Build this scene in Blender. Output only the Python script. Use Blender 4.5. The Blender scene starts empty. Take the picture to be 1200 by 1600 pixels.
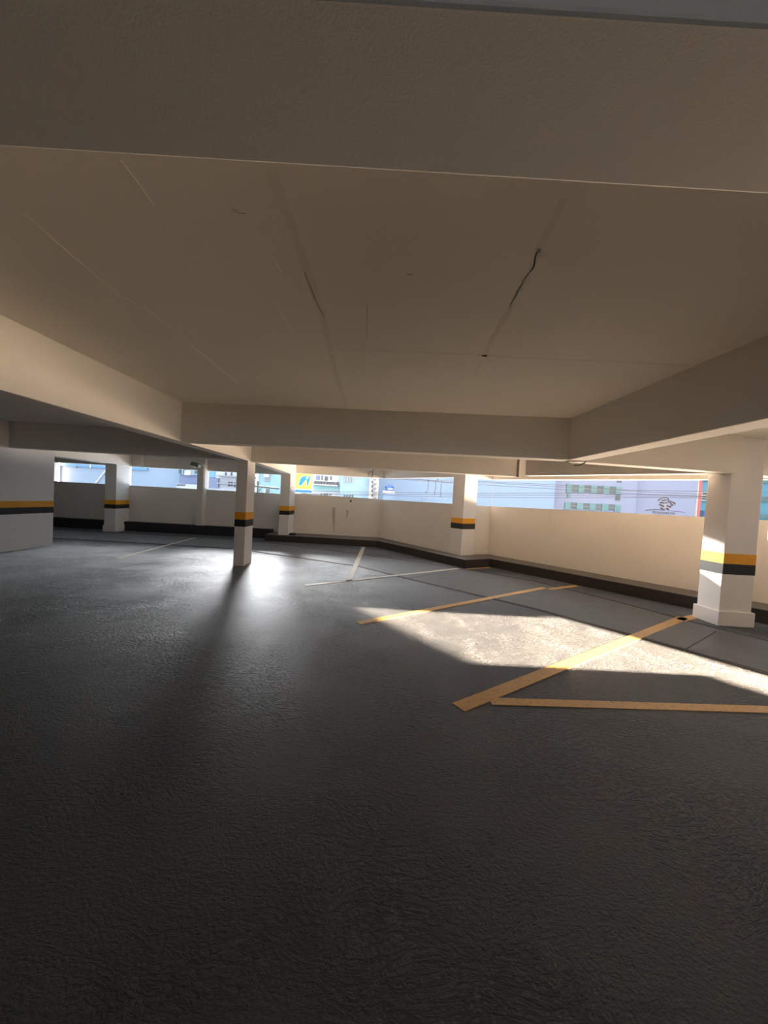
import bpy, bmesh, math, random
from mathutils import Vector, Matrix
random.seed(4)
S = bpy.context.scene
COL = S.collection
# ------------------------------------------------------------------ camera
# metres; the camera stands at the origin 1.5 m above the deck and looks along +Y
F, H = 580.0, 1.5
up = Vector((916.0, 16550.0, 580.0)).normalized()
fw = Vector((-3.0, 22.0, -580.0)); fw = (fw - up * fw.dot(up)).normalized()
rt = fw.cross(up)
R = Matrix((rt, fw, up))                       # camera axes -> world axes
cam = bpy.data.cameras.new('camera'); cam_o = bpy.data.objects.new('camera', cam); COL.objects.link(cam_o)
cam.sensor_fit = 'VERTICAL'; cam.sensor_height = 36.0; cam.lens = 36.0 * F / 1600.0
cam.clip_start = 0.05; cam.clip_end = 400
cam_o.matrix_world = Matrix.Translation((0, 0, H)) @ R.to_4x4()
S.camera = cam_o

def ray(x, y): return R @ Vector((x - 600.0, 800.0 - y, -F))
def at(x, y, Y):
    d = ray(x, y); p = d * (Y / d.y); return Vector((p.x, Y, p.z + H))
def fl(x, y, z=0.0):
    d = ray(x, y); p = d * ((z - H) / d.z); return Vector((p.x, p.y, z))

# ------------------------------------------------------------------ sky, sun, exposure
SKY = 0.95
w = bpy.data.worlds.new('sky'); S.world = w; w.use_nodes = True
bg = w.node_tree.nodes['Background']
bg.inputs[0].default_value = (0.72, 0.86, 1.0, 1); bg.inputs[1].default_value = SKY
sun = bpy.data.lights.new('sun', 'SUN'); sun_o = bpy.data.objects.new('sun', sun); COL.objects.link(sun_o)
sun.energy = 40.0; sun.color = (1.0, 0.78, 0.56); sun.angle = math.radians(0.8)
sun_o.rotation_euler = Vector((-1.0, 0.0, -0.294)).to_track_quat('-Z', 'Y').to_euler()
# added spot lamp, stands in for a sun reflection on the right column
gl = bpy.data.lights.new('added_glint_spot', 'SPOT'); gl_o = bpy.data.objects.new('added_glint_spot', gl); COL.objects.link(gl_o)
GD = Vector((0.27, -1.0, -0.265))
gl_o.location = Vector((4.74, 5.25, 0.8)) - GD * 16
gl_o.rotation_euler = GD.to_track_quat('-Z', 'Y').to_euler()
gl.energy = 60000; gl.color = (1, 0.93, 0.82); gl.spot_size = math.radians(2.4); gl.spot_blend = 0.1; gl.shadow_soft_size = 0.05
# added area lamps standing in for rear sky glare and street bounce
def area(name, loc, aim, sx, sy, power, color, shape='RECTANGLE'):
    l = bpy.data.lights.new(name, 'AREA'); l.shape = shape; l.size = sx; l.size_y = sy; l.energy = power; l.color = color
    o = bpy.data.objects.new(name, l); COL.objects.link(o); o.location = loc
    o.rotation_euler = (Vector(aim) - Vector(loc)).to_track_quat('-Z', 'Y').to_euler(); return o
area('sky_glare_fill', (-10.6, 34, 9.4), (-0.6, 5, 0), 5.5, 6.5, 10500, (0.95, 0.97, 1.0), 'ELLIPSE')
area('bounce_fill_right', (8.9, 9.6, 0.75), (0, 2.2, 1.9), 11, 1.1, 1650, (1.0, 0.75, 0.53))
area('bounce_fill_rear', (-6.5, 16.0, 0.7), (-5.0, 4, 1.9), 14, 1.1, 340, (0.82, 0.90, 1.0))
vs = S.view_settings
vs.view_transform = 'Standard'; vs.look = 'None'; vs.exposure = 1.08; vs.gamma = 1.0; vs.use_curve_mapping = False
S.cycles.max_bounces = 10; S.cycles.diffuse_bounces = 7; S.cycles.glossy_bounces = 3
S.cycles.sample_clamp_indirect = 6.0
S.cycles.use_denoising = True

# ------------------------------------------------------------------ materials
def srgb(c):
    return tuple(((v / 255) / 12.92 if v / 255 <= 0.04045 else ((v / 255 + 0.055) / 1.055) ** 2.4) for v in c) + (1,)
MATS = {}
def plain(name, c, rough=0.6, metal=0.0, var=0.05, scale=3.0, bump=0.0, bscale=120.0):
    if name in MATS: return MATS[name]
    m = bpy.data.materials.new(name); m.use_nodes = True; nt = m.node_tree; N = nt.nodes; L = nt.links
    b = N['Principled BSDF']; b.inputs['Roughness'].default_value = rough; b.inputs['Metallic'].default_value = metal
    g = N.new('ShaderNodeNewGeometry')
    no = N.new('ShaderNodeTexNoise'); no.inputs['Scale'].default_value = scale; no.inputs['Detail'].default_value = 5
    L.new(g.outputs['Position'], no.inputs['Vector'])
    mx = N.new('ShaderNodeMix'); mx.data_type = 'RGBA'
    mx.inputs[6].default_value = tuple(v * (1 - var) for v in c[:3]) + (1,)
    mx.inputs[7].default_value = tuple(min(1, v * (1 + var)) for v in c[:3]) + (1,)
    L.new(no.outputs['Fac'], mx.inputs[0]); L.new(mx.outputs[2], b.inputs['Base Color'])
    if bump:
        n2 = N.new('ShaderNodeTexNoise'); n2.inputs['Scale'].default_value = bscale; n2.inputs['Detail'].default_value = 3
        L.new(g.outputs['Position'], n2.inputs['Vector'])
        bp = N.new('ShaderNodeBump'); bp.inputs['Strength'].default_value = bump; bp.inputs['Distance'].default_value = 0.004
        L.new(n2.outputs['Fac'], bp.inputs['Height']); L.new(bp.outputs[0], b.inputs['Normal'])
    MATS[name] = m; return m
white = plain('white_wall_paint', (0.72, 0.68, 0.62), 0.75, var=0.05, scale=1.6, bump=0.06, bscale=260)
ceil_m = plain('ceiling_paint', (0.74, 0.69, 0.61), 0.8, var=0.06, scale=0.9, bump=0.15, bscale=200)
col_m = plain('column_paint', (0.76, 0.73, 0.70), 0.7, var=0.03, scale=4, bump=0.3, bscale=90)
dark_kerb = plain('dark_kerb_paint', (0.030, 0.024, 0.021), 0.65, var=0.3, scale=6, bump=0.4)
ledge_m = plain('ledge_concrete', (0.115, 0.105, 0.095), 0.8, var=0.15, scale=5, bump=0.4)
orange = plain('orange_stripe_paint', (0.80, 0.36, 0.015), 0.55, var=0.05)
black = plain('black_stripe_paint', (0.016, 0.015, 0.015), 0.45, var=0.15)
crack_m = plain('crack', (0.50, 0.45, 0.38), 0.9)
crack_d = plain('crack_dark', (0.30, 0.26, 0.21), 0.9)
scrape = plain('scrape_pale', (0.86, 0.82, 0.74), 0.9)
stain_m = plain('stain_brown', (0.47, 0.38, 0.32), 0.9, var=0.2, scale=30)

def floor_mat(name, base, var, bump, rough):
    m = bpy.data.materials.new(name); m.use_nodes = True; nt = m.node_tree; N = nt.nodes; L = nt.links
    b = N['Principled BSDF']
    g = N.new('ShaderNodeNewGeometry')
    def noise(sc, det, dist=0.0, vec=None, rgh=0.55):
        n = N.new('ShaderNodeTexNoise'); n.inputs['Scale'].default_value = sc; n.inputs['Detail'].default_value = det
        n.inputs['Distortion'].default_value = dist; n.inputs['Roughness'].default_value = rgh
        L.new(vec if vec else g.outputs['Position'], n.inputs['Vector']); return n
    big = noise(0.55, 4); mid = noise(5, 6, 0.6)
    mx = N.new('ShaderNodeMix'); mx.data_type = 'RGBA'; mx.blend_type = 'MIX'
    mx.inputs[6].default_value = tuple(v * (1 - var) for v in base) + (1,)
    mx.inputs[7].default_value = tuple(v * (1 + var) for v in base) + (1,)
    ad = N.new('ShaderNodeMath'); ad.operation = 'MULTIPLY_ADD'; ad.inputs[1].default_value = 0.5
    L.new(mid.outputs['Fac'], ad.inputs[0])
    hb = N.new('ShaderNodeMath'); hb.operation = 'MULTIPLY'; hb.inputs[1].default_value = 0.5
    L.new(big.outputs['Fac'], hb.inputs[0]); L.new(hb.outputs[0], ad.inputs[2])
    L.new(ad.outputs[0], mx.inputs[0]); L.new(mx.outputs[2], b.inputs['Base Color'])
    # trowel swirls: stretched, warped ridges
    warp = noise(1.3, 2)
    vm = N.new('ShaderNodeVectorMath'); vm.operation = 'MULTIPLY_ADD'; vm.inputs[1].default_value = (0.55, 0.55, 0.0)
    L.new(warp.outputs['Color'], vm.inputs[0]); L.new(g.outputs['Position'], vm.inputs[2])
    mp = N.new('ShaderNodeMapping'); mp.inputs['Scale'].default_value = (1.0, 2.4, 1.0)
    L.new(vm.outputs[0], mp.inputs['Vector'])
    rid = noise(24, 7, 0.7, mp.outputs[0], 0.6)
    r1 = N.new('ShaderNodeMapRange'); r1.inputs[1].default_value = 0.47; r1.inputs[2].default_value = 0.72
    L.new(rid.outputs['Fac'], r1.inputs[0])
    amp = N.new('ShaderNodeMapRange'); amp.inputs[1].default_value = 0.42; amp.inputs[2].default_value = 0.62; amp.inputs[3].default_value = 0.25; amp.inputs[4].default_value = 1.3
    am = noise(1.1, 3); L.new(am.outputs['Fac'], amp.inputs[0])
    ml = N.new('ShaderNodeMath'); ml.operation = 'MULTIPLY'; L.new(r1.outputs[0], ml.inputs[0]); L.new(amp.outputs[0], ml.inputs[1])
    fine = noise(75, 5)
    sm = N.new('ShaderNodeMath'); sm.operation = 'MULTIPLY_ADD'; sm.inputs[1].default_value = 0.6
    L.new(fine.outputs['Fac'], sm.inputs[0]); L.new(ml.outputs[0], sm.inputs[2])
    soft = noise(3, 2); s2 = N.new('ShaderNodeMath'); s2.operation = 'MULTIPLY_ADD'; s2.inputs[1].default_value = 0.3
    L.new(soft.outputs['Fac'], s2.inputs[0]); L.new(sm.outputs[0], s2.inputs[2])
    bp = N.new('ShaderNodeBump'); bp.inputs['Strength'].default_value = bump; bp.inputs['Distance'].default_value = 0.020
    L.new(s2.outputs[0], bp.inputs['Height']); L.new(bp.outputs[0], b.inputs['Normal'])
    rr = N.new('ShaderNodeMapRange'); rr.inputs[3].default_value = rough - 0.06; rr.inputs[4].default_value = rough + 0.14
    L.new(mid.outputs['Fac'], rr.inputs[0]); L.new(rr.outputs[0], b.inputs['Roughness'])
    return m
asph = floor_mat('polished_concrete', (0.080, 0.090, 0.104), 0.34, 1.0, 0.42)
slab_m = floor_mat('slab_concrete', (0.085, 0.091, 0.102), 0.2, 0.25, 0.42)
groove_m = plain('groove', (0.035, 0.033, 0.032), 0.8)

def line_mat(name, c, wear):
    m = bpy.data.materials.new(name); m.use_nodes = True; nt = m.node_tree; N = nt.nodes; L = nt.links
    b = N['Principled BSDF']; b.inputs['Roughness'].default_value = 0.45
    g = N.new('ShaderNodeNewGeometry')
    n = N.new('ShaderNodeTexNoise'); n.inputs['Scale'].default_value = 26; n.inputs['Detail'].default_value = 6; n.inputs['Roughness'].default_value = 0.7
    L.new(g.outputs['Position'], n.inputs['Vector'])
    r = N.new('ShaderNodeMapRange'); r.inputs[1].default_value = 0.58 - wear; r.inputs[2].default_value = 0.78 - wear
    L.new(n.outputs['Fac'], r.inputs[0])
    mx = N.new('ShaderNodeMix'); mx.data_type = 'RGBA'; mx.inputs[6].default_value = c + (1,)
    mx.inputs[7].default_value = (0.17, 0.15, 0.13, 1)
    L.new(r.outputs[0], mx.inputs[0]); L.new(mx.outputs[2], b.inputs['Base Color'])
    bp = N.new('ShaderNodeBump'); bp.inputs['Strength'].default_value = 0.4; bp.inputs['Distance'].default_value = 0.006
    L.new(n.outputs['Fac'], bp.inputs['Height']); L.new(bp.outputs[0], b.inputs['Normal'])
    return m
ly = line_mat('yellow_line_paint', (0.60, 0.36, 0.13), 0.05)
lw = line_mat('worn_glare_line_paint', (0.50, 0.46, 0.39), 0.06)  # whitish floor glare put into the colour, besides real wear

# ------------------------------------------------------------------ helpers
def box(bm, x0, x1, y0, y1, z0, z1):
    v = [bm.verts.new((x, y, z)) for z in (z0, z1) for y in (y0, y1) for x in (x0, x1)]
    for q in ((0, 2, 3, 1), (4, 5, 7, 6), (0, 1, 5, 4), (2, 6, 7, 3), (1, 3, 7, 5), (0, 4, 6, 2)):
        bm.faces.new([v[i] for i in q])
def prism(bm, pts, z0, z1):
    """pts: 2-D outline, z0/z1 numbers or per-vertex lists"""
    n = len(pts)
    a = [bm.verts.new((p[0], p[1], z0[i] if isinstance(z0, (list, tuple)) else z0)) for i, p in enumerate(pts)]
    b = [bm.verts.new((p[0], p[1], z1[i] if isinstance(z1, (list, tuple)) else z1)) for i, p in enumerate(pts)]
    bm.faces.new(a[::-1]); bm.faces.new(b)
    for i in range(n): bm.faces.new((a[i], a[(i + 1) % n], b[(i + 1) % n], b[i]))
def tube(bm, pts, r, seg=8):
    pts = [Vector(p) for p in pts]; rings = []
    for i, p in enumerate(pts):
        t = ((pts[min(i + 1, len(pts) - 1)] - pts[max(i - 1, 0)])).normalized()
        a = t.cross(Vector((0, 0, 1)) if abs(t.z) < 0.9 else Vector((1, 0, 0))).normalized(); b = t.cross(a)
        rings.append([bm.verts.new(p + (a * math.cos(2 * math.pi * k / seg) + b * math.sin(2 * math.pi * k / seg)) * r) for k in range(seg)])
    for i in range(len(rings) - 1):
        for k in range(seg): bm.faces.new((rings[i][k], rings[i][(k + 1) % seg], rings[i + 1][(k + 1) % seg], rings[i + 1][k]))
    bm.faces.new(rings[0][::-1]); bm.faces.new(rings[-1])
def obj(name, bm, mat, parent=None, label=None, cat=None, group=None, kind=None, bevel=0.0, smooth=False):
    bmesh.ops.recalc_face_normals(bm, faces=bm.faces[:])
    me = bpy.data.meshes.new(name); bm.to_mesh(me); bm.free()
    if mat: me.materials.append(mat)
    o = bpy.data.objects.new(name, me); COL.objects.link(o)
    if parent:
        o.parent = parent; o.matrix_parent_inverse = Matrix.Translation(-parent.location)
    if smooth:
        for p in me.polygons: p.use_smooth = True
    if bevel:
        md = o.modifiers.new('bevel', 'BEVEL'); md.width = bevel; md.segments = 2; md.limit_method = 'ANGLE'
    return tag(o, label, cat, group, kind)
def tag(o, label=None, cat=None, group=None, kind=None):
    if label: o['label'] = label
    if cat: o['category'] = cat
    if group: o['group'] = group
    if kind: o['kind'] = kind
    return o
def empty(name, loc, label, cat, group=None):
    o = bpy.data.objects.new(name, None); o.location = loc; o.empty_display_size = 0.1; COL.objects.link(o)
    return tag(o, label, cat, group)
def B(): return bmesh.new()
def off(p, q, t):
    """two points shifted by t to the left of p->q"""
    d = (Vector(q[:2]) - Vector(p[:2])).normalized(); n = Vector((-d.y, d.x)) * t
    return (p[0] + n.x, p[1] + n.y), (q[0] + n.x, q[1] + n.y)

# ------------------------------------------------------------------ structure
CZ, BZ = 2.62, 2.11        # ceiling and underside of the beams
FOOT = [(-13.5, -5), (12.2, -5), (12.2, -1.9), (5.95, 6.02), (3.06, 9.72), (2.55, 9.45), (0.05, 12.6), (-13.5, 12.6)]
bm = B(); prism(bm, FOOT, -0.25, 0.0); obj('floor', bm, asph, kind='structure')
bm = B(); prism(bm, FOOT, CZ + 0.45, 24.0); obj('upper_shade_mass', bm, white, kind='structure')  # unseen mass added above the deck to shade the street facades
bm = B(); prism(bm, FOOT, CZ, CZ + 0.2); ceiling = obj('ceiling', bm, ceil_m, kind='structure')

inner = [(-13, 9.75), (-8.5, 9.74), (-6.9, 9.74), (-3.78, 9.60), (-2.28, 8.95), (-.44, 8.07), (.94, 6.73), (2.31, 5.47), (3.35, 4.24), (3.90, 3.50), (6.4, 0.1)]
outer = [(-13, 11.45), (-8.5, 11.45), (-5.88, 11.5), (-3.3, 11.05), (-.55, 9.85), (1.9, 8.5), (3.19, 7.45), (3.98, 6.2), (4.50, 5.15), (4.95, 4.45), (7.6, 1.0)]
wallin = [(-13, 12.2), (-3.3, 12.2), (-3.3, 12.2), (0.0, 12.3), (2.4, 9.2), (5.6, 6.2), (5.6, 6.2), (6.0, 5.8), (6.0, 5.8), (8.2, 2.95)]
def strip(bm, a, b, z):
    va = [bm.verts.new((p[0], p[1], z)) for p in a]; vb = [bm.verts.new((p[0], p[1], z)) for p in b]
    for i in range(len(a) - 1): bm.faces.new((va[i], va[i + 1], vb[i + 1], vb[i]))
def thick(bm, pts, wd, z0, z1):
    L_, R_ = [], []
    for i, p in enumerate(pts):
        d = (Vector(pts[min(i + 1, len(pts) - 1)]) - Vector(pts[max(i - 1, 0)])).normalized(); n = Vector((-d.y, d.x)) * wd / 2
        L_.append((p[0] + n.x, p[1] + n.y)); R_.append((p[0] - n.x, p[1] - n.y))
    for i in range(len(pts) - 1): prism(bm, [R_[i], R_[i + 1], L_[i + 1], L_[i]], z0, z1)
bm = B()
for i in range(len(inner) - 1): prism(bm, [inner[i], inner[i + 1], outer[i + 1], outer[i]], 0.0005, 0.004)
obj('floor_slab_strip', bm, slab_m, kind='structure')
bm = B(); thick(bm, inner, 0.075, 0.001, 0.0055); thick(bm, outer, 0.065, 0.001, 0.0055)
for a, b in ((fl(1119, 987), fl(1066, 1018)), (fl(640, 903), fl(700, 893)), (fl(450, 860), fl(500, 855))):
    thick(bm, [a.xy, b.xy], 0.014, 0.001, 0.0055)
obj('trim_1', bm, groove_m, kind='structure', label='dark drainage grooves running round the deck')

# raised ledge along the parapets, dark painted front
front = [(-3.56, 11.52), (-.055, 11.45), (2.0, 8.54), (2.70, 8.93), (3.65, 7.785), (5.2, 5.85), (7.55, 2.9), (8.2, 2.1)]
back = [(-3.56, 12.4), (0.02, 12.44), (2.02, 9.25), (2.86, 9.71), (4.2, 8.03), (5.61, 6.30), (8.2, 3.05), (8.9, 2.15)]
bm = B()
for i in range(len(front) - 1): prism(bm, [front[i], front[i + 1], back[i + 1], back[i]], 0.0, 0.2)
bmesh.ops.remove_doubles(bm, verts=bm.verts[:], dist=0.002)
led = obj('trim_2', bm, ledge_m, kind='structure', label='raised concrete ledge along the foot of the parapets')
bm = B()
ff = [(-3.56, 12.15)] + front
for i in range(len(ff) - 1):
    a, b = off(ff[i], ff[i + 1], -0.012); prism(bm, [a, b, ff[i + 1], ff[i]], 0.0, 0.192)
obj('dark_kerb_face', bm, dark_kerb, led)

def wall(name, p, q, sill, head, t=0.15, top=CZ, label=None, mat=white, gaps=None, zs=None):
    """wall from p to q (inner face), open between sill and head; pillars = solid stretches given as fractions"""
    bm = B()
    a, b = off(p, q, t)
    s0, s1 = sill if isinstance(sill, tuple) else (sill, sill)
    h0, h1 = head if isinstance(head, tuple) else (head, head)
    prism(bm, [p, q, b, a], 0.0, [s0, s1, s1, s0])
    prism(bm, [p, q, b, a], [h0, h1, h1, h0], top)
    for f0, f1 in (gaps or []):
        P, Q = Vector(p), Vector(q)
        u, v = P.lerp(Q, f0), P.lerp(Q, f1); U, V = off(u, v, t)
        prism(bm, [tuple(u), tuple(v), V, U], min(s0, s1) - 0.01, max(h0, h1) + 0.01)
    return obj(name, bm, mat, kind='structure', label=label)
# back wall, left stretch, seen beyond the solid wall: pillar stubs between its openings
BX0, BX1 = -13.5, -3.2
def frac(x): return (x - BX0) / (BX1 - BX0)
wb = wall('wall_back_left', (BX0, 12.38), (BX1, 12.38), 1.485, 2.11, label='grey parapet wall with three long openings at the back left',
          gaps=[(0, frac(-10.88)), (frac(-9.2), frac(-8.43)), (frac(-6.05), frac(-5.84))])
bm = B(); box(bm, -6.07, -5.83, 12.2, 12.4, 0.0, CZ); obj('wall_pilaster', bm, white, wb)
bm = B(); box(bm, -13.4, -3.56, 12.14, 12.385, 0.0, 0.30); obj('baseboard_back', bm, plain('black_base_paint', (0.012, 0.012, 0.014), 0.6), kind='structure')
bm = B(); box(bm, -8.02, -7.94, 12.24, 12.4, 2.15, CZ); obj('wall_rib', bm, white, wb)
wr = wall('wall_back_right', (-3.2, 12.4), (0.0, 12.44), (1.525, 1.487), (2.2, 2.19), label='cream parapet wall with brown stains at the back centre')
wc = wall('wall_corner', (0.0, 12.44), (1.95, 9.28), (1.478, 1.474), (2.19, 2.15), label='cream parapet wall slanting from the back corner to the middle column')
wj = wall('wall_jog', (1.95, 9.28), (2.86, 9.71), (1.474, 1.465), (2.16, 2.16), label='short cream parapet wall beside the middle column')
wq = wall('wall_right', (2.86, 9.71), (6.05, 5.755), (1.468, 1.50), (2.16, 2.14), t=0.16, label='long cream parapet wall on the right below a strip opening')
wall('wall_right_near', (6.05, 5.755), (7.94, 3.35), 1.19, 2.08, t=0.16)  # unseen stretch, opening heights shaped to form the floor sun patch
wall('wall_right_end', (7.94, 3.35), (8.9, 2.13), 1.19, 1.43, t=0.16)  # unseen stretch, low head shaped to cut the sun patch's near edge
wall('wall_front_right', (8.9, 2.13), (12.1, -1.95), 1.3, 1.5, t=0.16)
bm = B(); box(bm, 12.1, 12.25, -5, -1.9, 0, CZ); obj('wall_side_right', bm, white, kind='structure')
wall('wall_front', (12.1, -5), (-13.5, -5), 1.4, 2.1, gaps=[(0.5, 1.0)])  # unseen opening added behind the camera to let in cool light
bm = B(); box(bm, -13.65, -13.5, -5, 12.5, 0, CZ); obj('wall_side_left', bm, white, kind='structure')
# solid wall at the left edge, with its own stripes
WL = -7.6
bm = B(); box(bm, WL - 0.35, WL, 3.0, 8.65, 0, CZ); wl = obj('wall_left', bm, plain('left_wall_paint', (0.80, 0.79, 0.78), 0.75, var=0.04, scale=2, bump=0.35, bscale=80), kind='structure', label='solid grey white wall with an orange and black band at the left')
bm = B(); box(bm, WL - 0.352, WL + 0.004, 2.99, 8.654, 0.90, 1.035); obj('orange_stripe', bm, orange, wl)
bm = B(); box(bm, WL - 0.352, WL + 0.004, 2.99, 8.654, 0.76, 0.90); obj('black_stripe', bm, black, wl)
# marks on the walls
def splat(name, pts, mat, parent, thick_=0.002):
    bm = B(); vs_ = [bm.verts.new(p) for p in pts]; bm.faces.new(vs_)
    r = bmesh.ops.extrude_face_region(bm, geom=bm.faces[:]); bmesh.ops.translate(bm, verts=[e for e in r['geom'] if isinstance(e, bmesh.types.BMVert)], vec=(0, -thick_, 0))
    return obj(name, bm, mat, parent)
def yback(x): return 12.4 + (x + 3.2) / 3.2 * 0.04
def mark(px, mat, parent, Y=12.405):
    splat('stain', [at(x, y, Y) for x, y in px], mat, parent)
mark([(519, 793), (524, 793), (523.5, 806), (522.5, 822), (521.6, 834), (520.8, 822), (519.2, 806)], stain_m, wr, 12.40)
mark([(541, 796), (544.5, 798), (543.5, 806), (540, 811), (541.5, 804)], stain_m, wr, 12.41)
mark([(546.5, 781.5), (549.3, 781.5), (549.3, 784.5), (546.5, 784.5)], black, wr, 12.41)

# ------------------------------------------------------------------ beams
def beam(p, q, wd, z0=BZ, side=1, label=None, name='ceiling_beam', mat=white):
    """p->q is the visible face; the body lies side*wd to its left"""
    a, b = off(p, q, wd * side); bm = B(); prism(bm, [p, q, b, a], z0, CZ + 0.05)
    return obj(name, bm, mat, kind='structure', label=label, cat='beam', bevel=0.006)
beam((-13, .475), (10.0, .475), .24, label='wide cross beam directly overhead at the top of the picture')
beam((-2.69, .715), (-2.69, 7.42), .22, label='long beam running away on the left to the near column')
beam((2.28, .715), (2.28, 4.62), -.22, side=1, label='long beam running away on the right side')
beam((-2.69, 4.93), (2.29, 4.60), .2, label='far cross beam between the left and right beams')
beam((2.45, 4.70), (4.80, 4.98), .2, label='cross beam from the right beam to the right column')
beam((5.2, 5.22), (9.6, 5.0), .2, z0=2.12)
beam((-2.75, 7.58), (2.73, 7.62), .22, label='second cross beam beyond, from the near column over the middle column')
beam((2.76, 7.26), (4.62, 5.1), .2, label='slanting beam above the right parapet')
beam((-13.4, 7.4), (-2.75, 7.42), .22, label='dark cross beam at the far left')
beam((-8.34, 7.6), (-8.34, 12.38), .33, z0=2.12, label='beam running back over the left rear column')
beam((-2.69, 7.6), (-2.9, 12.4), .22, z0=2.12, label='beam running back over the far corner column')
beam((-7.4, .715), (-7.4, 7.4), .2, label=None)
# ceiling marks: formwork joints, cracks and scrapes
def cmark(px, wd, mat, nm='crack', jit=0.0):
    pts = []
    for (x0, y0), (x1, y1) in zip(px[:-1], px[1:]):
        for k in range(4):
            t = k / 4; pts.append((x0 + (x1 - x0) * t + random.uniform(-jit, jit), y0 + (y1 - y0) * t))
    pts.append(px[-1])
    P = [fl(x, y, CZ).xy for x, y in pts]
    bm = B(); thick(bm, [tuple(p) for p in P], wd, CZ - 0.0008, CZ + 0.001); obj(nm, bm, mat, ceiling)
joint = plain('ceiling_joint', (0.69, 0.635, 0.55), 0.85, var=0.08, scale=8)
joint2 = plain('ceiling_joint_pale', (0.76, 0.71, 0.63), 0.85, var=0.08, scale=8)
cmark([(425, 270), (470, 390), (505, 500), (525, 580), (542, 640)], 0.045, joint, 'plaster_joint', 1)
cmark([(880, 310), (845, 385), (820, 440), (775, 520), (740, 590)], 0.035, joint, 'plaster_joint', 2)
cmark([(843, 388), (836, 400), (832, 420), (818, 436), (810, 456), (796, 478)], 0.006, crack_m, 'crack', 2)
cmark([(525, 546), (640, 549), (760, 556), (900, 563), (1080, 571)], 0.03, joint, 'plaster_joint')
cmark([(30, 330), (110, 400), (190, 465), (262, 512)], 0.03, joint2, 'plaster_joint', 2)
cmark([(300, 540), (335, 570), (372, 598)], 0.014, scrape, 'scrape', 1)
cmark([(225, 478), (264, 513)], 0.012, scrape, 'scrape', 1)
cmark([(434, 482), (447, 502), (460, 520)], 0.006, scrape, 'scrape', .5)
cmark([(431, 411), (440, 425)], 0.008, scrape, 'scrape')
cmark([(574, 478), (573, 530)], 0.005, crack_m, 'crack', .5)
cmark([(476, 425), (484, 445), (503, 490)], 0.004, scrape, 'scrape', 1)
cmark([(188, 250), (213, 282), (240, 320)], 0.003, scrape, 'scrape')
cmark([(362, 326), (375, 334), (384, 333)], 0.006, crack_m, 'crack')
cmark([(636, 430), (645, 428)], 0.006, crack_d, 'crack')

# ------------------------------------------------------------------ columns
def column(name, outline, top, z1, z2, zb, label, base=True, z0=0.0, grow=0.012):
    c = Vector((sum(p[0] for p in outline) / 4, sum(p[1] for p in outline) / 4))
    e = empty(name, (c.x, c.y, z0), label, 'column')
    def g(d): return [tuple(c + (Vector(p) - c) + Vector((math.copysign(d, p[0] - c.x), math.copysign(d, p[1] - c.y)))) for p in outline]
    bm = B(); prism(bm, outline, z0, top); obj('shaft', bm, col_m, e, bevel=0.006)
    bm = B(); prism(bm, g(0.003), z2, z1); obj('orange_stripe', bm, orange, e)
    bm = B(); prism(bm, g(0.003), zb, z2); obj('black_stripe', bm, black, e)
    if base:
        bm = B(); prism(bm, g(grow), z0, z0 + 0.20); obj('plinth', bm, col_m, e, bevel=0.004)
    return e
column('column', [(-2.915, 7.42), (-2.70, 7.42), (-2.70, 7.86), (-2.915, 7.86)], CZ, 1.08, 0.93, 0.79, 'white square column with orange and black band standing alone on the deck', base=False)
column('column', [(4.78, 5.10), (5.225, 5.095), (5.20, 5.46), (4.76, 5.44)], CZ, 1.01, 0.865, 0.72, 'big white column at the right edge with a bright sunlit patch', z0=0.0, grow=0.03)
column('column', [(2.02, 9.14), (2.40, 9.42), (2.16, 9.78), (1.80, 9.50)], CZ, 1.13, 1.00, 0.86, 'white column with banded stripe on the ledge corner in the middle', z0=0.2, grow=0.006)
column('column', [(-3.2, 11.68), (-2.90, 11.68), (-2.90, 12.39), (-3.2, 12.39)], CZ, 1.11, 0.96, 0.83, 'far slim column on the end of the ledge left of the yellow sign', z0=0.2, grow=0.01)
column('column', [(-8.66, 11.66), (-8.34, 11.70), (-8.38, 12.38), (-8.66, 12.38)], CZ, 1.0, 0.86, 0.73, 'left rear column between the first two openings', grow=0.02)
bm = B(); prism(bm, [(-2.86, 11.66), (-2.72, 11.64), (-2.66, 11.74), (-2.8, 11.8)], 0.2, 0.27)
obj('rubber_block', bm, black, label='small black block lying at the foot of the far slim column', cat='block', bevel=0.008)

# ------------------------------------------------------------------ painted bay lines
def pline(segs, mat, label, wd=0.105, z=0.0058):
    bm = B()
    for a, b in segs:
        A, C = fl(*a).xy, fl(*b).xy; thick(bm, [tuple(A), tuple(C)], wd, 0.0008, z)
    return obj('parking_line', bm, mat, label=label, cat='parking line', group='painted parking bay lines')
pline([((183, 873), (306, 840))], lw, 'thin pale bay line on the far left beyond the solid wall', .085)
pline([((568, 855), (545, 909))], lw, 'short pale orange bay line running from the ledge at centre')
pline([((477, 915), (716, 888.5))], lw, 'long pale bay line ending at the middle column corner', .085)
pline([((730, 889), (765, 887))], ly, 'short orange line along the ledge below the middle column', .07)
pline([((560, 974), (851, 918.5))], ly, 'orange bay line crossing the far part of the sunlit patch')
pline([((858, 921), (901, 915.5))], ly, 'short orange line stub between groove and ledge', .10)
pline([((716, 1106), (1068, 965.5))], ly, 'bold orange bay line crossing the sunlit patch to the right column', .125)
pline([((1062, 969), (1092, 962))], ly, 'orange line stub touching the foot of the right column', .12)
pline([((766, 1096), (1260, 1111))], ly, 'orange line running right from the corner of the bold line', .10, 0.0048)

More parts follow.
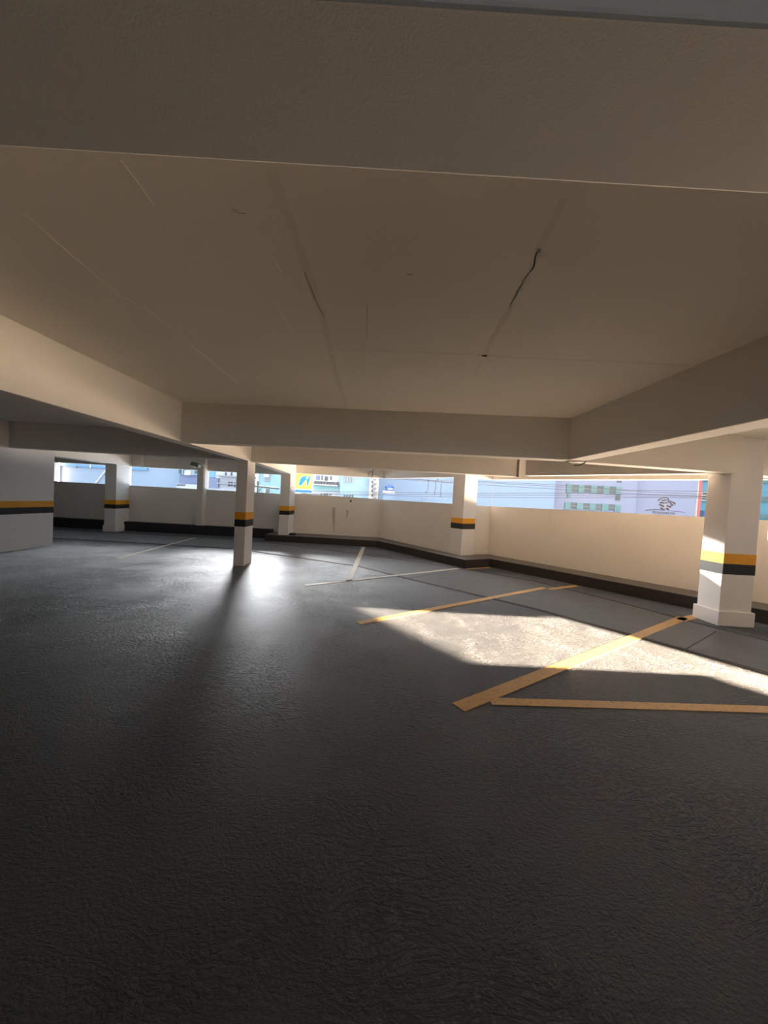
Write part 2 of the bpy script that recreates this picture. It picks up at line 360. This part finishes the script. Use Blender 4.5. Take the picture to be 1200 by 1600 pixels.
# ------------------------------------------------------------------ small fittings
metal = plain('grey_metal', (0.30, 0.30, 0.31), 0.45, metal=0.3)
offw = plain('pale_plastic', (0.72, 0.71, 0.68), 0.5)
wire_m = plain('wire_dark', (0.05, 0.045, 0.04), 0.6)
bm = B(); q0 = at(318, 728, 12.17); tube(bm, [(q0.x, 12.18, q0.z), (q0.x, 12.18, 0.42)], 0.02)
bm2 = bm; box(bm2, q0.x - .045, q0.x + .045, 12.14, 12.2, 0.38, 0.50)
obj('conduit', bm2, offw, label='vertical white conduit on the wall stub below the security camera', cat='conduit')
e = empty('security_camera', (q0.x, 12.1, q0.z), 'small dark security camera on the wall stub between rear openings', 'security camera')
c0 = at(306, 726, 11.9); c1 = at(317, 729, 12.2)
bm = B(); box(bm, -.13, .13, -.10, .10, -.06, .06); bmesh.ops.rotate(bm, verts=bm.verts[:], matrix=Matrix.Rotation(0.25, 3, 'Y')); bmesh.ops.translate(bm, verts=bm.verts[:], vec=c0); obj('camera_body', bm, plain('camera_grey', (0.10, 0.12, 0.09), 0.5), e, bevel=0.02)
bm = B(); tube(bm, [c0 + Vector((-.05, -.02, -.05)), c0 + Vector((-.03, -.08, -.13))], 0.05); obj('lens_hood', bm, offw, e)
bm = B(); tube(bm, [c0 + Vector((.1, .05, -.02)), c0 + Vector((.17, .15, -.08)), c1 + Vector((0, 0, 0))], 0.016); obj('mounting_arm', bm, metal, e)
bm = B(); box(bm, c1.x - .04, c1.x + .04, 12.14, 12.2, c1.z - .07, c1.z + .07); obj('wall_plate', bm, offw, e)
# looped cable hanging from the lintel
P = [at(x, y, 12.0) for x, y in ((583, 726), (583, 736), (581, 743), (577, 745), (575.5, 741), (577, 737), (581, 737), (583, 741), (581, 747), (578, 752))]
P[0].z = CZ
bm = B(); tube(bm, P, 0.011, 6); obj('hanging_cable', bm, wire_m, label='thin looped cable hanging before the rear opening beside the narrow white building', cat='cable')
# cut wire end under the right beam
P = [fl(916, 721, BZ) + Vector((0, 0, .01)), fl(911, 723, BZ) + Vector((-.01, -.05, -.012)), fl(904, 727, BZ - .03), fl(897, 727, BZ - .035)]
bm = B(); tube(bm, P, 0.008, 6); obj('loose_wire', bm, wire_m, label='short dark wire end poking from under the right beam corner', cat='wire')
bm = B(); box(bm, 2.735, 2.765, 7.60, 7.66, BZ - 0.01, CZ); obj('gap_strip', bm, plain('gap_brown', (0.16, 0.11, 0.08), 0.6), label='thin dark strip for the gap at the end of the second cross beam', cat='gap strip')  # dark gap line at the beam end, put in as a brown strip

# ------------------------------------------------------------------ the street outside
gm = plain('street_asphalt', (0.18, 0.18, 0.19), 0.9)
bm = B(); box(bm, -90, 90, 14, 120, -6.3, -6.0); box(bm, 13, 90, -60, 14, -6.3, -6.0); obj('street_ground', bm, gm, kind='structure')
def fac(name, c, var=0.02): return plain(name, c, 0.7, var=var, scale=0.3)
def bld(x0, x1, Y, label, mat, top=8.0, depth=3.0, name='apartment_building'):
    a, b = at(x0, 780, Y).x, at(x1, 780, Y).x
    e = empty(name, ((a + b) / 2, Y, -6.0), label, 'building')
    bm = B(); box(bm, a, b, Y, Y + depth, -6.0, top); obj('facade', bm, mat, e)
    return e
def rect(e, nm, x0, y0, x1, y1, Y, mat, d=0.06, label=None, skew=True):
    """rectangle on a facade, pixel corners measured in the photograph, real depth d"""
    ym = (y0 + y1) / 2; p, q = at(x0, ym, Y), at(x1, ym, Y); xm = (x0 + x1) / 2
    p.z = at(xm, y0, Y).z; q.z = at(xm, y1, Y).z
    bm = B(); box(bm, p.x, q.x, Y - d, Y + 0.02, q.z, p.z); o = obj(nm, bm, mat, e)
    if label: o['label'] = label
    return o
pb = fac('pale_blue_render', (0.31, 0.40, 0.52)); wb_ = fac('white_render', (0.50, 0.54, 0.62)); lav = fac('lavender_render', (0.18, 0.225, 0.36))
cy = fac('cyan_render', (0.26, 0.43, 0.52)); lb = fac('light_blue_render', (0.26, 0.40, 0.54)); tq = fac('turquoise_render', (0.10, 0.27, 0.42))
bandb = plain('blue_band', (0.16, 0.34, 0.58), 0.5); glass = plain('dark_window', (0.09, 0.11, 0.13), 0.15, var=0.3, scale=2)
teal = plain('teal_panel', (0.10, 0.20, 0.24), 0.5, var=0.2, scale=3); pinkm = plain('pinkish_render', (0.50, 0.45, 0.48), 0.7); red = plain('red_strip', (0.50, 0.16, 0.18), 0.6)
grey = plain('grey_trim', (0.28, 0.30, 0.33), 0.6); deepb = plain('deep_blue', (0.04, 0.14, 0.45), 0.45); whitem = plain('bright_white', (0.6, 0.6, 0.6), 0.5)
# 1 long pale hall at far left
YA = 27.5
e = bld(60, 279, YA, 'long pale blue hall with a blue band seen through the left openings', pb, top=4, name='hall_building')
rect(e, 'blue_band', 97, 715, 232, 731.5, YA, bandb, 0.15)
rect(e, 'pink_pier', 84, 700, 96, 790, YA, pinkm, 0.5, 'pinkish pier')
for x in (120, 143, 212): rect(e, 'band_joint', x, 715, x + 0.9, 731.5, YA, grey, 0.17)
a, b = at(148, 757, YA - .1), at(167, 733, YA - .1)
bm = B(); tube(bm, [a, b, b + (b - a)], 0.06, 6); obj('stair_rail', bm, whitem, e)
# 2 lavender house
e = bld(279, 326, 26.5, 'lavender house with a dark window row in the second opening', lav, top=4, name='house')
rect(e, 'upper_wall', 279.5, 720, 325, 742, 26.5, cy, 0.1)
for x0, x1 in ((281, 285), (288, 292), (306, 311)): rect(e, 'window', x0, 733, x1, 740, 26.5, glass, 0.14)
rect(e, 'glare_box', 294, 736, 303, 743, 26.5, whitem, 0.5)  # white glare among the windows, put in as a pale box
rect(e, 'canopy', 279.5, 757, 325, 764, 26.5, wb_, 0.3)
for k in range(5): rect(e, 'window', 280.5 + k * 2.7, 756.8, 282.4 + k * 2.7, 759.5, 26.5, glass, 0.33)  # these dark boxes are lettering on the canopy
# 3 white apartment block
e = bld(326, 401, 25.5, 'white apartment block with balconies left of the near column', wb_, top=4)
rect(e, 'blue_wall', 326, 720, 337, 746, 25.5, bandb, 0.1); rect(e, 'lavender_wall', 327, 747, 343, 762, 25.5, lav, 0.2)
for y in (744.5, 756): rect(e, 'balcony_slab', 344, y, 400, y + 1.6, 25.5, grey, 0.6)
for x, y in ((352, 738), (361, 738), (357, 753), (361, 753), (366, 754), (376, 740), (386, 752)): rect(e, 'window', x, y, x + 2.4, y + 7, 25.5, glass, 0.08)
# 4 cyan block
e = bld(401, 452, 24.5, 'cyan building between the near column and the far slim column', cy, top=4)
rect(e, 'white_wall', 401, 735, 405, 775, 24.5, whitem, 0.2); rect(e, 'window', 414.5, 735, 422, 752, 24.5, grey, 0.1); rect(e, 'white_canopy', 415, 738, 422, 746, 24.5, whitem, 0.3)
rect(e, 'window', 417, 764, 421, 770, 24.5, glass, 0.1); rect(e, 'white_wall', 413, 765, 416, 770, 24.5, whitem, 0.2)
bm = B(); tube(bm, [at(399, 759.5, 19), at(436, 763.5, 19)], 0.05, 8); tube(bm, [at(404, 768, 19.1), at(409, 762, 19.1)], 0.02, 6); tube(bm, [at(403, 752, 19), at(402, 772, 19), at(402, 1100, 19)], 0.05, 8)
obj('street_light', bm, plain('dark_steel', (0.07, 0.08, 0.08), 0.5), label='dark street light arm crossing the opening left of the far slim column', cat='street light')
# 5 shop sign on a pole
YS = 17
e = empty('shop_sign', (at(474, 760, YS).x, YS, -6.0), 'square yellow sign with blue curved letter and blue foot band', 'sign')
c0, c1 = at(461.0, 738, YS), at(488.0, 770.5, YS)
bm = B(); box(bm, c0.x, c1.x, YS, YS + .25, c1.z, c0.z + .05); obj('frame', bm, whitem, e, bevel=0.02)
c0, c1 = at(462.2, 739.6, YS), at(486.8, 764.5, YS)
bm = B(); box(bm, c0.x, c1.x, YS - .02, YS + .05, c1.z, c0.z + .03); obj('yellow_panel', bm, plain('sign_yellow', (0.80, 0.52, 0.06), 0.5), e)
c2, c3 = at(461.6, 765.0, YS), at(487.0, 770.0, YS)
bm = B(); box(bm, c2.x, c3.x, YS - .02, YS + .05, c3.z, c2.z); obj('blue_band', bm, plain('sign_blue', (0.01, 0.20, 0.68), 0.5), e)
def flat(nm, px, Y, mat, e, d=0.02, order=None):
    bm = B(); v = [bm.verts.new(at(x, y, Y)) for x, y in px]; f = bm.faces.new(v)
    r = bmesh.ops.extrude_face_region(bm, geom=[f]); bmesh.ops.translate(bm, verts=[k for k in r['geom'] if isinstance(k, bmesh.types.BMVert)], vec=(0, d, 0))
    bmesh.ops.triangulate(bm, faces=bm.faces[:]); return obj(nm, bm, mat, e)
def zs(x, y): return (455 + x / 15.0, 735 + y / 15.0)     # sign detail in zoomed measurement
flat('letter_outline', [zs(*p) for p in ((158, 350), (170, 280), (200, 190), (245, 130), (310, 118), (450, 128), (460, 170), (440, 260), (405, 360), (370, 380), (345, 350), (352, 290), (345, 245), (330, 250), (290, 300), (245, 355), (200, 375))], YS - .022, plain('sign_cream', (0.80, 0.72, 0.35), 0.5), e, 0.004)
flat('letter', [zs(*p) for p in ((172, 345), (185, 280), (215, 200), (260, 145), (320, 132), (440, 142), (446, 170), (428, 250), (398, 345), (372, 362), (360, 340), (368, 285), (358, 225), (338, 222), (300, 275), (238, 345), (200, 358))], YS - .03, MATS['sign_blue'], e, 0.008)
bm = B(); k0 = at(*zs(375, 178), YS - .035); bmesh.ops.create_uvsphere(bm, u_segments=12, v_segments=8, radius=0.055); bmesh.ops.scale(bm, verts=bm.verts[:], vec=(1, .2, 1)); bmesh.ops.translate(bm, verts=bm.verts[:], vec=k0); obj('letter_dot', bm, whitem, e, smooth=True)
bm = B(); xx = at(474, 775, YS).x; tube(bm, [(xx, YS + .12, -6), (xx, YS + .12, c1.z)], 0.12, 12); obj('pole', bm, metal, e)
# 6 white apartment with balcony
YW = 23.5
e = bld(452, 530, YW, 'white apartment block with a balcony rail right of the yellow sign', wb_, top=4)
rect(e, 'teal_band', 489, 758.5, 530, 766.5, YW, plain('aqua_band', (0.30, 0.52, 0.55), 0.6), 0.1)
rect(e, 'balcony_slab', 490, 752, 529, 753, YW, whitem, 0.7); rect(e, 'balcony_slab', 490, 757.5, 529, 759, YW, whitem, 0.7)
for k in range(16): rect(e, 'balcony_rail_post', 491.5 + k * 2.35, 753, 492.4 + k * 2.35, 757.6, YW, grey, 0.68)
for x0, x1, y0, y1 in ((507.5, 512.5, 744.5, 751), (502.5, 504.5, 743, 750), (516, 518.5, 744, 750), (494, 500, 743, 750)): rect(e, 'window', x0, y0, x1, y1, YW, glass if x0 > 500 else lav, 0.06)
for x0, x1 in ((501, 503.5), (506, 509), (509.6, 512.8), (515, 517.5)): rect(e, 'window', x0, 771, x1, 774, YW, glass, 0.06)
# 7 light blue block
YL = 22.8
e = bld(530, 576, YL, 'light blue building with two rows of small windows', lb, top=4)
for k in range(4): rect(e, 'window', 537 + k * 4.3, 744, 540 + k * 4.3, 754, YL, grey, 0.06); rect(e, 'window', 537 + k * 4.3, 773, 539.5 + k * 4.3, 777, YL, glass, 0.06)
# 8 narrow white tower
e = bld(576, 590, 22, 'narrow white tower with stacked air conditioner balconies', whitem, top=4.2, name='tower_building')
for k in range(5): rect(e, 'balcony_slab', 583, 748 + k * 7, 588.5, 749.6 + k * 7, 22, grey, 0.5); rect(e, 'window', 580.5, 751 + k * 7, 582.5, 755 + k * 7, 22, glass, 0.05)
for k in range(3): rect(e, 'air_conditioner', 573.5, 755 + k * 7, 575.8, 759 + k * 7, 22, grey, 0.4)
# 9 big light blue hall
YH = 24
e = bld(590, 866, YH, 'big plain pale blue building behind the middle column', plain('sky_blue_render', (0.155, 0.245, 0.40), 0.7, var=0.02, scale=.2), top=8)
rect(e, 'facade_joint', 769.5, 735, 770.0, 800, YH, grey, 0.02)
for x in (659, 669): rect(e, 'vent', x, 777.5, x + 1.8, 779, YH, grey, 0.2)
# water tank on its roof slab
YT = 21
e = empty('water_tank', at(608, 770, YT), 'round blue water tank with white writing on a small grey base', 'water tank')
tc = at(608.3, 764, YT); bt = at(608.3, 767.5, YT).z; tp = at(608.3, 761, YT).z; rr = (at(615, 764, YT).x - at(601.5, 764, YT).x) / 2
bm = B()
prof = [(0.0, bt), (rr * .90, bt), (rr * .97, bt + (tp - bt) * .5), (rr, tp), (rr * 1.08, tp), (rr * 1.08, tp + .03), (rr * .8, tp + .09), (rr * .3, tp + .13), (0.0, tp + .135)]
rings = []
for r_, z_ in prof:
    rings.append([bm.verts.new((tc.x + r_ * math.cos(k * math.pi / 12), YT + r_ * math.sin(k * math.pi / 12), z_)) for k in range(24)] if r_ else [bm.verts.new((tc.x, YT, z_))])
for i in range(len(rings) - 1):
    A_, B_ = rings[i], rings[i + 1]
    for k in range(24):
        f = [A_[k % len(A_)], A_[(k + 1) % len(A_)] if len(A_) > 1 else None, B_[(k + 1) % len(B_)] if len(B_) > 1 else None, B_[k % len(B_)]]
        bm.faces.new([v for v in f if v])
obj('tank_body', bm, plain('tank_blue', (0.06, 0.14, 0.42), 0.4), e)
l0, l1 = at(606, 763, YT), at(614, 765.5, YT)
for k in range(6):
    bm = B(); xa = l0.x + (l1.x - l0.x) * k / 6; ang = (xa - tc.x) / rr
    yy = YT - math.sqrt(max(0.01, 1 - ang * ang)) * rr - 0.012
    box(bm, xa, xa + (l1.x - l0.x) / 8, yy, yy + .03, l1.z, l0.z); obj('white_letter', bm, whitem, e)
b0, b1 = at(598, 767.5, YT), at(616, 771.5, YT)
bm = B(); box(bm, b0.x, b1.x, YT - .5, YT + .5, b1.z, bt); obj('concrete_base', bm, plain('tank_base', (0.45, 0.43, 0.45), 0.8), e)
bm = B(); box(bm, b0.x + .05, b1.x - .05, YT - .45, YT + .45, -6.0, b1.z); obj('tower_wall', bm, MATS['sky_blue_render'], e)
bm = B(); tube(bm, [at(617.5, 761, YT), at(617.5, 756, YT)], 0.02, 6); tube(bm, [at(616, 760, YT), at(617.5, 761, YT)], 0.015, 6); obj('vent_pipe', bm, grey, e)
# 10 lavender tower with teal windows
YV = 25.5
e = bld(866, 994, YV, 'pale lavender building with two rows of teal framed windows', lav, top=8)
def vz(x, y): return (870 + x * 130 / 1200, 740 + y * 70 / 646)
for x0, x1, y0, y1, m_ in ((130, 210, 150, 275, teal), (210, 300, 160, 268, glass), (300, 385, 165, 272, teal), (385, 480, 168, 272, glass), (480, 570, 172, 280, teal), (570, 660, 178, 285, glass), (660, 750, 180, 292, teal), (750, 838, 185, 300, glass), (838, 920, 188, 300, teal),
                       (145, 190, 285, 350, teal), (845, 910, 310, 385, glass), (865, 930, 98, 128, glass),
                       (105, 190, 410, 515, teal), (190, 278, 418, 510, glass), (278, 370, 424, 518, teal), (370, 460, 428, 520, glass), (460, 550, 432, 530, teal), (550, 638, 436, 528, glass), (638, 735, 440, 540, teal), (735, 822, 444, 532, glass), (822, 905, 448, 545, teal)):
    a_, b_ = vz(x0, y0), vz(x1, y1); o = rect(e, 'window' if m_ is glass else 'teal_panel', a_[0], a_[1], b_[0], b_[1], YV, m_, 0.05 if m_ is glass else 0.10)
    if m_ is glass and y1 - y0 > 60:
        zz = (y0 + y1) / 2; c_, d_ = vz(x0 + 6, zz - 4), vz(x1 - 6, zz + 4)
        p_, q_ = at(c_[0], c_[1], YV), at(d_[0], d_[1], YV); bm = B(); box(bm, p_.x, q_.x, YV - .08, YV - .04, q_.z, p_.z); k_ = obj('window_rail', bm, grey, o)
# 11 lavender building with the lion-tree emblem and lettering
YE = 27
e = bld(994, 1087, YE, 'lavender wall with a line drawn emblem over small lettering', fac('lavender_pale_render', (0.21, 0.26, 0.41)), top=8)
def ez(x, y): return at(1000 + x * 90 / 1200, 770 + y * 42 / 560, YE - 0.04)
em = plain('emblem_bronze', (0.09, 0.065, 0.07), 0.5); ep = plain('emblem_pale', (0.45, 0.43, 0.43), 0.5)
bm = B()
for pl, r_ in (([(370, 160), (420, 130), (480, 100), (540, 98), (580, 120)], .030), ([(460, 165), (500, 148), (545, 150)], .04), ([(415, 205), (470, 208), (515, 220)], .035),
               ([(405, 250), (450, 250), (490, 285)], .05), ([(430, 315), (460, 325), (475, 360)], .055), ([(560, 265), (600, 280), (640, 300)], .04), ([(555, 320), (580, 335), (590, 362)], .055),
               ([(580, 120), (600, 160), (590, 190)], .04), ([(600, 185), (640, 215), (660, 240)], .035), ([(630, 170), (680, 190), (740, 240)], .03), ([(660, 240), (690, 265)], .04), ([(540, 205), (560, 215)], .035), ([(700, 200), (735, 210)], .025),
               ([(500, 345), (520, 360)], .04), ([(640, 255), (650, 290)], .035)):
    bm = B(); tube(bm, [ez(*p) for p in pl], r_, 6); obj('emblem_stroke', bm, em, e)
for pl, r_ in (([(440, 182), (500, 182), (560, 195)], .018), ([(430, 232), (500, 240), (560, 245)], .02), ([(505, 268), (540, 280)], .035), ([(430, 302), (500, 307), (600, 312)], .018), ([(505, 332), (540, 348)], .025), ([(650, 200), (680, 225)], .02), ([(620, 330), (620, 360)], .02)):
    bm = B(); tube(bm, [ez(*p) for p in pl], r_, 6); obj('emblem_highlight', bm, ep, e)
bm = B(); tube(bm, [ez(*p) for p in ((120, 362), (250, 350), (430, 352))], .022, 6); obj('ground_stroke', bm, em, e)
bm = B(); tube(bm, [ez(*p) for p in ((640, 372), (760, 378), (850, 388), (935, 405))], .03, 6); obj('ground_stroke', bm, plain('emblem_violet', (0.25, 0.20, 0.38), 0.5), e)
cu = bpy.data.curves.new('lettering', 'FONT'); cu.body = 'RESIDENCIAL'; cu.size = 0.22; cu.extrude = 0.01; cu.space_character = 1.35
to = bpy.data.objects.new('lettering', cu); COL.objects.link(to); to.parent = e
p0, p1 = ez(262, 425), ez(740, 435)
to.matrix_parent_inverse = Matrix.Translation(-e.location); to.location = p0; to.rotation_euler = (math.pi / 2, 0.0, 0.0); cu.materials.append(em)
bpy.context.view_layer.update()
me = bpy.data.meshes.new_from_object(to.evaluated_get(bpy.context.evaluated_depsgraph_get())); me.materials.clear(); me.materials.append(em)
lo = bpy.data.objects.new('lettering_mesh', me); COL.objects.link(lo); lo.parent = e; lo.matrix_parent_inverse = to.matrix_parent_inverse.copy()
lo.location = to.location; lo.rotation_euler = to.rotation_euler; bpy.data.objects.remove(to); lo.name = 'lettering'
# 12 turquoise block with a red strip
YB = 29
e = bld(1090, 1420, YB, 'turquoise building with a red corner strip and white bands', tq, top=10)
rect(e, 'red_strip', 1085.5, 700, 1090.5, 860, YB, red, 0.3); rect(e, 'white_edge', 1083.8, 700, 1085.5, 860, YB, whitem, 0.3)
for y in (774, 778.5, 782): rect(e, 'white_band', 1090.5, y, 1130, y + 1.0, YB, whitem, 0.25)
rect(e, 'grey_band', 1091, 769, 1130, 781.5, YB, plain('grey_teal', (0.28, 0.38, 0.40), .6), 0.1); rect(e, 'window', 1096, 770, 1104, 780.5, YB, glass, 0.14)
rect(e, 'window', 1090.5, 750.5, 1118, 751.6, YB, glass, 0.14); rect(e, 'window', 1089, 798, 1118, 808, YB, glass, 0.14); rect(e, 'blue_panel', 1095, 798, 1103, 808, YB, deepb, 0.2); rect(e, 'window', 1190, 750, 1215, 756, YB, teal, .1)
for y0, y1 in ((777, 785), (804, 811)): rect(e, 'window', 1186, y0, 1215, y1, YB, teal, .1); rect(e, 'window', 1198, y0, 1215, y1, YB, glass, .14)
# added unseen block that keeps the low sun off the rear bays
bm = B(); box(bm, 31.2, 38, 5.18, 29.05, -6, 14); obj('sun_blocker', bm, tq, e)

# ------------------------------------------------------------------ power lines
pw = plain('cable_black', (0.06, 0.06, 0.07), 0.6)
YP = 15
def pl(px, dy=0, nm='power_line', r=0.010, label=None):
    pts = [at(x, y, YP + dy) for x, y in px]
    ext0 = pts[0] + (pts[0] - pts[1]).normalized() * 4; ext1 = pts[-1] + (pts[-1] - pts[-2]).normalized() * 4
    bm = B(); tube(bm, [ext0] + pts + [ext1], r, 6)
    return obj(nm, bm, pw, label=label, cat='power line', group='power lines across the street')
lab = ['topmost sagging power line outside the right openings', 'second power line from the top outside the right openings', 'third power line from the top outside the right openings',
       'upper of the three level power lines outside', 'middle of the three level power lines outside', 'lowest of the three level power lines outside']
pl([(640, 748.5), (708, 752), (745, 752), (860, 757), (985, 766), (1110, 768)], label=lab[0])
pl([(585, 745), (660, 750), (708, 754), (745, 753.5), (880, 761), (1000, 768), (1110, 773)], dy=0.30, label=lab[1])
pl([(640, 750), (745, 757), (880, 765), (1000, 772), (1110, 775.5)], dy=0.60, label=lab[2])
pl([(585, 769), (640, 769.6), (708, 770.5), (880, 770.5), (1000, 773), (1110, 776)], dy=0.90, label=lab[3])
pl([(585, 772), (640, 772.2), (708, 773), (880, 774), (1000, 776), (1110, 777)], dy=1.20, label=lab[4])
pl([(585, 774), (640, 775), (708, 776.5), (880, 778), (1000, 777.5), (1110, 778.5)], dy=1.50, label=lab[5])
for (pts, d_) in (([(669.5, 750), (668.5, 762), (667.5, 769), (665.5, 769.5)], 'leftmost'), ([(684, 749), (681, 752), (680.5, 764), (679, 772)], 'middle'), ([(692, 753.5), (689.5, 756), (689, 766), (688, 775.5)], 'rightmost')):
    e = empty('line_connector', at(pts[0][0], pts[0][1], YP), d_ + ' of three hooked rods joining the power lines', 'line connector', 'connectors between power lines')
    bm = B(); tube(bm, [at(x, y, YP - .01) for x, y in pts], 0.014, 6); obj('rod', bm, pw, e)
    for p in (pts[0], pts[-1]):
        bm = B(); bmesh.ops.create_uvsphere(bm, u_segments=8, v_segments=6, radius=0.03); bmesh.ops.translate(bm, verts=bm.verts[:], vec=at(p[0], p[1], YP - .01)); obj('clamp', bm, pw, e)
